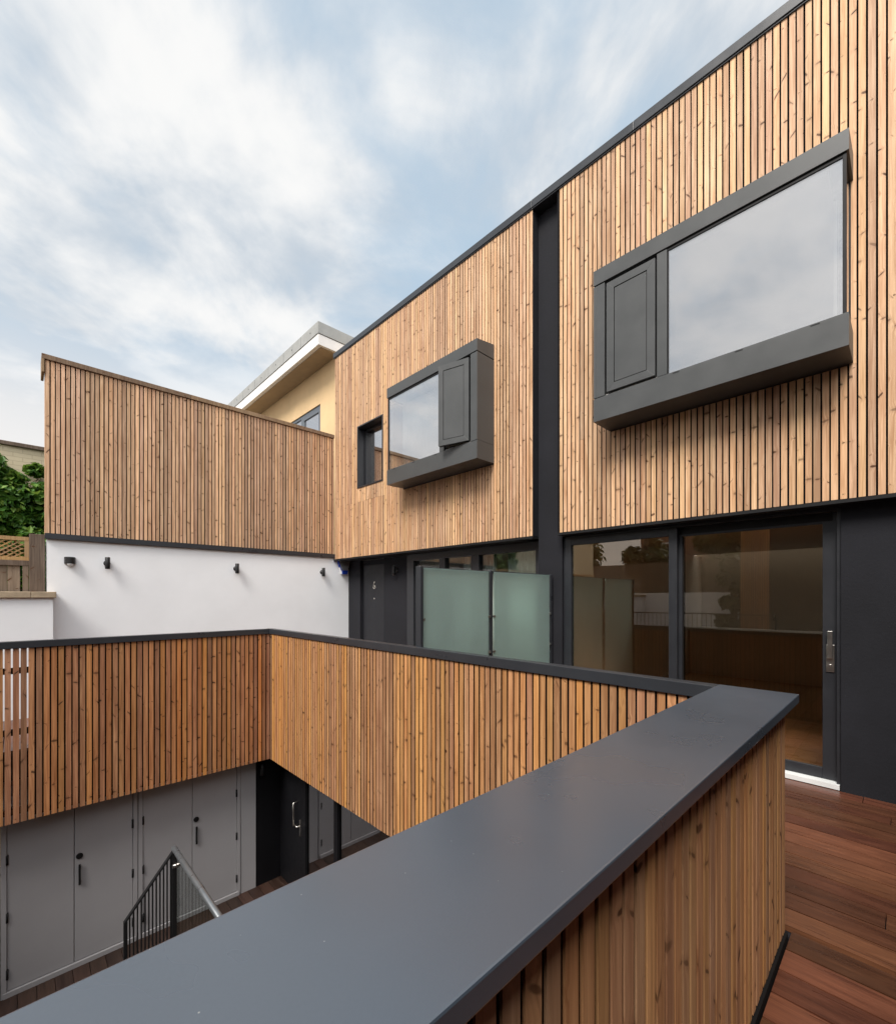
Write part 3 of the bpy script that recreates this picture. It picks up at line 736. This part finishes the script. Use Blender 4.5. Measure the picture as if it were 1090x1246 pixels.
b = MB(); b.box(2.506, 2.582, .6775, 3.369, CT-.070, CT); b.box(2.506, 2.582, 3.371, PY+.075, CT-.070, CT); b.box(-4.0, 2.5055, PY-.016, PY+.075, CT-.072, CT-.002)
b.build('coping', M['fascia'], pa, .003)

# ------------------------------------------------------------------ decks, slabs, ground
d = MB()
def deckrun(x0, x1, y0, y1, joint=True):
    x_ = x1
    while x_ - .145 > x0 - .10:
        xa = max(x_-.143, x0); y_ = y0
        while y_ < y1:
            ln = random.uniform(3.2, 5.6); e = min(y_+ln, y1)
            if y1-e < .6: ln = y1-y_; e = y1
            if e - y_ > .05: d.box(xa, x_, y_, e-.004, -.028, random.uniform(-.001, .001))
            y_ += ln
        x_ -= .152
deckrun(2.612, 4.755, -4, 8.18); deckrun(-4.0, 2.60, -4.0, .384); deckrun(-4.0, 2.60, 6.33, 7.895)
o = struct(d.build('terrace_deck', M['deck'], loc=(0,0,0)))
b = MB(); b.box(2.60, 4.95, -4, 8.18, -.30, -.032); b.box(-4.4, 2.598, -4, .384, -.30, -.032); b.box(-4.4, 2.598, 6.31, 8.16, -.30, -.034); b.box(-4.4, -1.7, .386, 6.20, -.30, -.032)  # last box: unseen cover added to darken the courtyard
struct(b.build('terrace_slab', M['render'], loc=(0,0,0)))
ZL = -2.6
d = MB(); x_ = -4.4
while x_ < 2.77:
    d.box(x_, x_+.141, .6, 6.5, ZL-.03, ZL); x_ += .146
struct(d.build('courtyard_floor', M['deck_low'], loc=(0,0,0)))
b = MB(); b.box(-150, 150, -150, 150, -2.80, -2.68); struct(b.build('ground', M['ground'], loc=(0,0,-2.68)))
b = MB(); b.box(-4.6, -4.45, -4, 8.4, -2.68, -.02); b.box(-4.4, 2.5, .45, .60, -2.68, -.302)
tag(b.build('retaining_wall', M['concrete'], loc=(-4.5, 2, -2.68)), 'grey retaining wall closing the sunken courtyard below the deck', 'wall')

# ------------------------------------------------------------------ courtyard cupboards
YC = 6.5
def cupboard(x0, xm, x1, label):
    t = thing('storage_cupboard', ((x0+x1)/2, YC, ZL), label, 'cupboard', 'grey storage cupboards')
    b = MB(); b.box(x0-.048, x0-.004, YC-.012, YC+.05, ZL, -.31); b.box(x1+.004, x1+.048, YC-.012, YC+.05, ZL, -.31)
    b.box(x0-.004, x1+.004, YC-.006, YC+.05, -.50, -.31); b.box(x0-.03, x1+.03, YC-.02, YC+.03, ZL, ZL+.055); b.box(x0-.04, x1+.04, YC+.5, YC+.55, ZL, -.31)
    b.build('frame', M['gpaint'], t, .002)
    for (a, c, hs) in ((x0, xm-.003, x0), (xm+.003, x1, x1)):
        b = MB(); b.box(a, c, YC, YC+.04, ZL+.062, -.506); do = b.build('door', M['gpaint'], t, .003)
        for zz in (-1.17, -1.77, -2.36):
            q = MB(); q.tube([(hs, YC-.008, zz-.05), (hs, YC-.008, zz+.05)], .011, 10); q.build('hinge', M['black'], do)
    lx = xm+.045
    q = MB(); q.box(lx-.010, lx+.010, YC-.030, YC-.014, -1.68, -1.45); q.box(lx-.008, lx+.008, YC-.016, YC, -1.66, -1.63); q.box(lx-.008, lx+.008, YC-.016, YC, -1.50, -1.47)
    q.build('handle', M['black'], do, .003)
    q = MB(); q.tube([(lx, YC, -1.36), (lx, YC-.012, -1.36)], .032, 20); q.build('lock', M['black'], do)
    return t
cupboard(-.10, .435, .976, 'grey double door storage cupboard left of the stair railing post')
cupboard(1.08, 1.619, 2.168, 'grey double door storage cupboard behind the stair railing, next to the black door')
cupboard(-1.28, -.745, -.21, 'grey double door storage cupboard at the left edge of the courtyard')
b = MB(); b.box(2.222, 2.43, YC-.004, YC+.6, ZL, -.31); tag(b.build('partition', M['gpaint']), 'narrow pale grey wall strip between cupboard and black door', 'wall')

# glazed lower wall with the black door
XG = 2.78
lg = thing('glazed_wall', (XG, 3.4, ZL), 'dark glazed lower wall with a black door under the parapet', 'glazed wall')
b = MB(); b.box(2.434, XG+.1, YC+.0, YC+.12, ZL, -.31); b.build('corner_panel', M['blackdoor'], lg)
b = MB()
b.box(XG, XG+.08, .6, YC, -.45, -.31); b.box(XG, XG+.08, .6, 5.70, ZL, ZL+.05)
for (a, c) in ((5.68, 5.76), (4.83, 4.92), (3.6, 3.68), (2.4, 2.48), (.6, .68)): b.box(XG, XG+.08, a, c, ZL+.05, -.45)
b.build('frame', M['blackdoor'], lg, .003)
for (a, c) in ((4.92, 5.68), (3.68, 4.83), (2.48, 3.6), (.68, 2.4)):
    b = MB(); b.box(XG+.03, XG+.04, a, c, ZL+.05, -.45); b.build('pane', M['glass_low'], lg)
b = MB(); b.box(XG+.4, XG+.45, .6, YC, ZL, -.31); b.build('backdrop', M['membrane'], lg)  # black sheet standing in for the dark of the room behind
b = MB(); b.box(XG+.01, XG+.06, 5.765, YC-.006, ZL+.01, -.455); do = b.build('door', M['blackdoor'], lg, .003)
b = MB(); b.tube([(XG+.01, 5.93, -1.62), (XG-.05, 5.93, -1.62), (XG-.05, 5.93, -1.30), (XG+.01, 5.93, -1.30)], .011, 8)
b.tube([(XG+.01, 5.83, -1.60), (XG-.045, 5.83, -1.60), (XG-.045, 5.93, -1.60)], .010, 8); b.box(XG-.004, XG+.012, 5.815, 5.845, -1.74, -1.52)
b.build('handle', M['steel'], do)
b = MB(); b.tube([(2.50, YC-.06, -1.0), (2.50, YC-.06, -.84)], .031, 16); b.tube([(2.50, YC-.04, -.92), (2.50, YC, -.92)], .03, 12)
tag(b.build('wall_lamp', M['lamp_black']), 'black cylinder wall lamp in the dark corner above the courtyard door', 'wall lamp', 'black up and down wall lamps')

# stair railing
sr = thing('stair_railing', (1.217, 5.6, ZL), 'black stair railing with thin balusters, glass panel and round metal handrail', 'railing')
P0 = Vector((1.217, 5.6, -1.215)); P1 = Vector((.775, 5.6, -1.785))
b = MB(); b.box(P0.x-.022, P0.x+.022, 5.575, 5.625, ZL, -1.225); b.build('post', M['black'], sr, .003)
b = MB(); b.box(P1.x-.012, P1.x+.02, 5.58, 5.62, ZL, P1.z+.005); b.build('post', M['black'], sr, .003)
b = MB(); b.bar(P0, P1, .045, .018); b.build('top_rail', M['black'], sr, .002)
for i in range(1, 13):
    q = P0.lerp(P1, i/13.2); b = MB(); b.box(q.x-.0055, q.x+.0055, 5.588, 5.612, ZL, q.z-.004); b.build('baluster', M['black'], sr)
b = MB(); b.tube([(P0.x, 5.62, -1.205), (P0.x, 5.60, -1.20), (P0.x+.03, 3.2, -1.20)], [.026, .029, .029], 18); b.build('handrail', M['railmetal'], sr)
b = MB(); b.box(P0.x+.006, P0.x+.016, 3.3, 5.53, ZL+.06, -1.26); b.build('glass_panel', M['glass_clear'], sr)
for zz in (-1.36, -2.3):
    b = MB(); b.tube([(P0.x-.03, 5.535, zz), (P0.x+.04, 5.535, zz)], [.022, .022], 14); b.tube([(P0.x+.01, 5.535, zz), (P0.x+.01, 5.58, zz)], .011, 8); b.build('clamp', M['steel'], sr)

# ------------------------------------------------------------------ what stands behind the camera (mirrored in the glass, except the added wall)
b = MB(); b.box(-6, 4.74, -1.5, -1.3, -.3, 4.2); tag(b.build('shading_wall', M['render']), 'unseen charcoal wall added behind the camera to shade the deck', 'wall')  # unseen, added to darken the near deck and coping edge
rl = thing('deck_railing', (-4.1, 4.5, 0), 'black vertical bar railing at the outer edge of the deck', 'railing')
b = MB(); b.box(-4.13, -4.09, .7, 7.8, 1.07, 1.10); b.box(-4.12, -4.10, .7, 7.8, .08, .10); b.build('top_rail', M['black'], rl)
for i in range(60): b = MB(); b.box(-4.116, -4.104, .75+i*.118, .762+i*.118, .1, 1.07); b.build('baluster', M['black'], rl)
rw = thing('rear_wall', (-9.6, 6, -2.68), 'white rear garden wall topped by a timber fence', 'wall')
b = MB(); b.box(-9.99, -9.80, -3, 16, -2.68, 1.72); b.build('wall', M['white'], rw)
b = MB(); battens(b, 'y', -3, 16, -9.86, -9.88, lambda u: [(1.74, 3.0)], .12, .115); b.build('boards', M['fence_old'], rw)
og = thing('rear_house', (-6.5, -1.5, -2.68), 'tall timber and charcoal clad house behind the camera', 'house')
b = MB(); b.box(-9.5, -5.3, -8, 2.70, -2.68, 5.2); b.build('wall', M['render'], og)
b = MB(); b.box(-9.0, -5.34, 2.70, 3.40, -2.68, 5.2); b.build('wall_backing', M['membrane'], og)
b = MB(); battens(b, 'y', 2.70, 3.40, -5.30, -5.33, lambda u: [(-.5, 5.2)]); b.build('cladding', M['wood_par_y'], og)
bh = thing('brick_house', (-19, 9, -2.68), 'red brick house with white sash window behind the camera', 'house')
b = MB(); b.box(-24, -18, 5.5, 11.5, -2.68, 6.2); b.build('wall', M['brick_red'], bh)
b = MB(); b.prism([(5.2, 6.2), (11.8, 6.2), (8.5, 8.6)], 'x', -24.2, -17.8); b.build('roof', M['fascia'], bh)
for yy in (6.6, 9.3):
    b = MB(); grid_wall(b, 'x', -18, -17.95, yy, yy+1.1, 3.2, 4.8, [(yy+.1, yy+1.0, 3.32, 3.98), (yy+.1, yy+1.0, 4.05, 4.7)]); wo = b.build('window', M['whiteplastic'], bh)
    b = MB(); b.box(-17.99, -17.98, yy+.1, yy+1.0, 3.3, 4.7); b.build('pane', M['glass_clear'], wo)
def tree(x, y, z0, hgt, rad, n, label):
    t = thing('garden_tree', (x, y, z0), label, 'tree', 'trees behind the garden wall')
    b = MB(); b.tube([(x, y, z0), (x+.1, y, z0+hgt*.4), (x-.05, y+.1, z0+hgt*.75), (x, y, z0+hgt*.95)], [.22, .16, .09, .02], 10)
    cs = []
    for i in range(26):
        f = random.uniform(.3, 1.); a = random.uniform(0, 6.28); rr = rad*(1.05-f*.75)*random.uniform(.5, 1.05)
        p = (x+rr*math.cos(a), y+rr*math.sin(a), z0+hgt*f)
        cs.append((*p, rad*random.uniform(.2, .36)))
        b.tube([(x, y, p[2]-.5), ((x+p[0])/2, (y+p[1])/2, p[2]-.15), p], [.05, .03, .012], 5)
    b.build('trunk', M['bark'], t)
    b = MB(); leaves(b, cs, n, .19, (1, 1, .8)); b.build('crown', M['treeleaf'], t)
tree(-12.0, 13.2, -2.68, 9.8, 3.3, 260, 'broad dark green tree behind the garden wall')
tree(-13.5, 9.3, -2.68, 10.5, 1.8, 200, 'slim conical tree behind the garden wall')
tree(-11.8, 5.6, -2.68, 9.0, 2.3, 240, 'bushy tree behind the garden wall near the timber clad house')
tree(-8.3, 4.2, -2.68, 5.6, .9, 120, 'small shrubby tree in front of the white rear wall')

# ------------------------------------------------------------------ sky and sun
SUN_DIR = Vector((-.60, -.17, .78)).normalized()       # towards the sun
SKY_A, SKY_S = 120, 14.2
w = bpy.data.worlds.new('World'); sc.world = w; w.use_nodes = True
n = NT(w.node_tree)
sky = n.n('ShaderNodeTexSky', sky_type='NISHITA', sun_disc=False)
sky.sun_elevation = math.asin(SUN_DIR.z); sky.sun_rotation = math.atan2(SUN_DIR.x, SUN_DIR.y)
sky.air_density = 1.0; sky.dust_density = 1.5; sky.ozone_density = 1.0
g = n.n('ShaderNodeTexCoord').outputs['Generated']
s = n.n('ShaderNodeSeparateXYZ'); n.put(s.inputs[0], g)
den = n.m('ADD', n.m('MAXIMUM', s.outputs[2], 0.), .22)
px = n.m('DIVIDE', s.outputs[0], den); py = n.m('DIVIDE', s.outputs[1], den)
vec = n.comb(px, py, .37)
# streaky cloud deck: coordinates turned and stretched along the drift
ca, sa = math.cos(R(SKY_A)), math.sin(R(SKY_A))
ux = n.m('ADD', n.m('MULTIPLY', px, ca), n.m('MULTIPLY', py, sa)); uy = n.m('SUBTRACT', n.m('MULTIPLY', py, ca), n.m('MULTIPLY', px, sa))
uy = n.m('MULTIPLY', uy, .88)
c1 = n.noise(n.comb(ux, uy, SKY_S), 2.7, 8., .55, .3)
c2 = n.noise(n.comb(ux, uy, SKY_S+3.7), 1.1, 4., .5, .3)
c3 = n.noise(n.comb(ux, uy, SKY_S+8.9), 3.3, 8., .55, .3)
cov = n.rng(n.m('ADD', n.m('MULTIPLY', c1, .55), n.m('MULTIPLY', c2, .55)), .43, .60, .2, 1., True)
cov = n.m('MAXIMUM', cov, n.rng(s.outputs[2], .03, .72, 1.5, .0, True))
shade = n.rng(n.m('ADD', n.m('MULTIPLY', c3, .55), n.m('MULTIPLY', c1, .5)), .40, .62, 0., 1., True)
shade = n.m('MAXIMUM', shade, n.rng(s.outputs[2], .1, .55, .75, .0, True))
cl = n.mix(shade, (4.5, 5.1, 5.75), (7.7, 7.7, 7.65))
cl = n.mix(n.rng(s.outputs[2], .12, .5, .55, 0., True), cl, (8.3, 7.75, 7.3))
blue = n.mix(.75, sky.outputs[0], (4.6, 6.05, 7.3))
full = n.mix(cov, blue, cl)
dt = n.n('ShaderNodeVectorMath', operation='DOT_PRODUCT'); n.put(dt.inputs[0], g); n.put(dt.inputs[1], Vector((-.48, -.66, .58)).normalized())
glow = n.m('MULTIPLY', n.m('POWER', n.m('MAXIMUM', dt.outputs['Value'], 0.), 7.), 19.)       # sky glow added behind the camera to brighten the boundary wall
full = n.mix(1., full, n.comb(glow, n.m('MULTIPLY', glow, .97), n.m('MULTIPLY', glow, .93)), 'ADD')
bg = n.n('ShaderNodeBackground'); n.put(bg.inputs[0], full); bg.inputs[1].default_value = .085
o = n.n('ShaderNodeOutputWorld'); n.put(o.inputs[0], bg.outputs[0])

sl = bpy.data.lights.new('sun', 'SUN'); sl.energy = 3.1; sl.angle = R(25); sl.color = (1., .94, .87)
so = bpy.data.objects.new('sun', sl); col.objects.link(so); so.location = (-20, 5, 30)
so.rotation_euler = (-SUN_DIR).to_track_quat('-Z', 'Y').to_euler()

# ------------------------------------------------------------------ camera: level, vertical shift
cam = bpy.data.cameras.new('camera'); co = bpy.data.objects.new('camera', cam); col.objects.link(co)
cam.sensor_fit = 'HORIZONTAL'; cam.sensor_width = 36.; cam.lens = 36*540/1090
cam.shift_y = (726-623)/1090; cam.clip_start = .05; cam.clip_end = 1000
fwd = Vector((.6937, .7203, 0))
co.location = (0, 0, EYE); co.rotation_euler = fwd.to_track_quat('-Z', 'Y').to_euler()
sc.camera = co
sc.view_settings.view_transform = 'Standard'; sc.view_settings.look = 'None'
sc.view_settings.exposure = .55; sc.view_settings.gamma = 1.
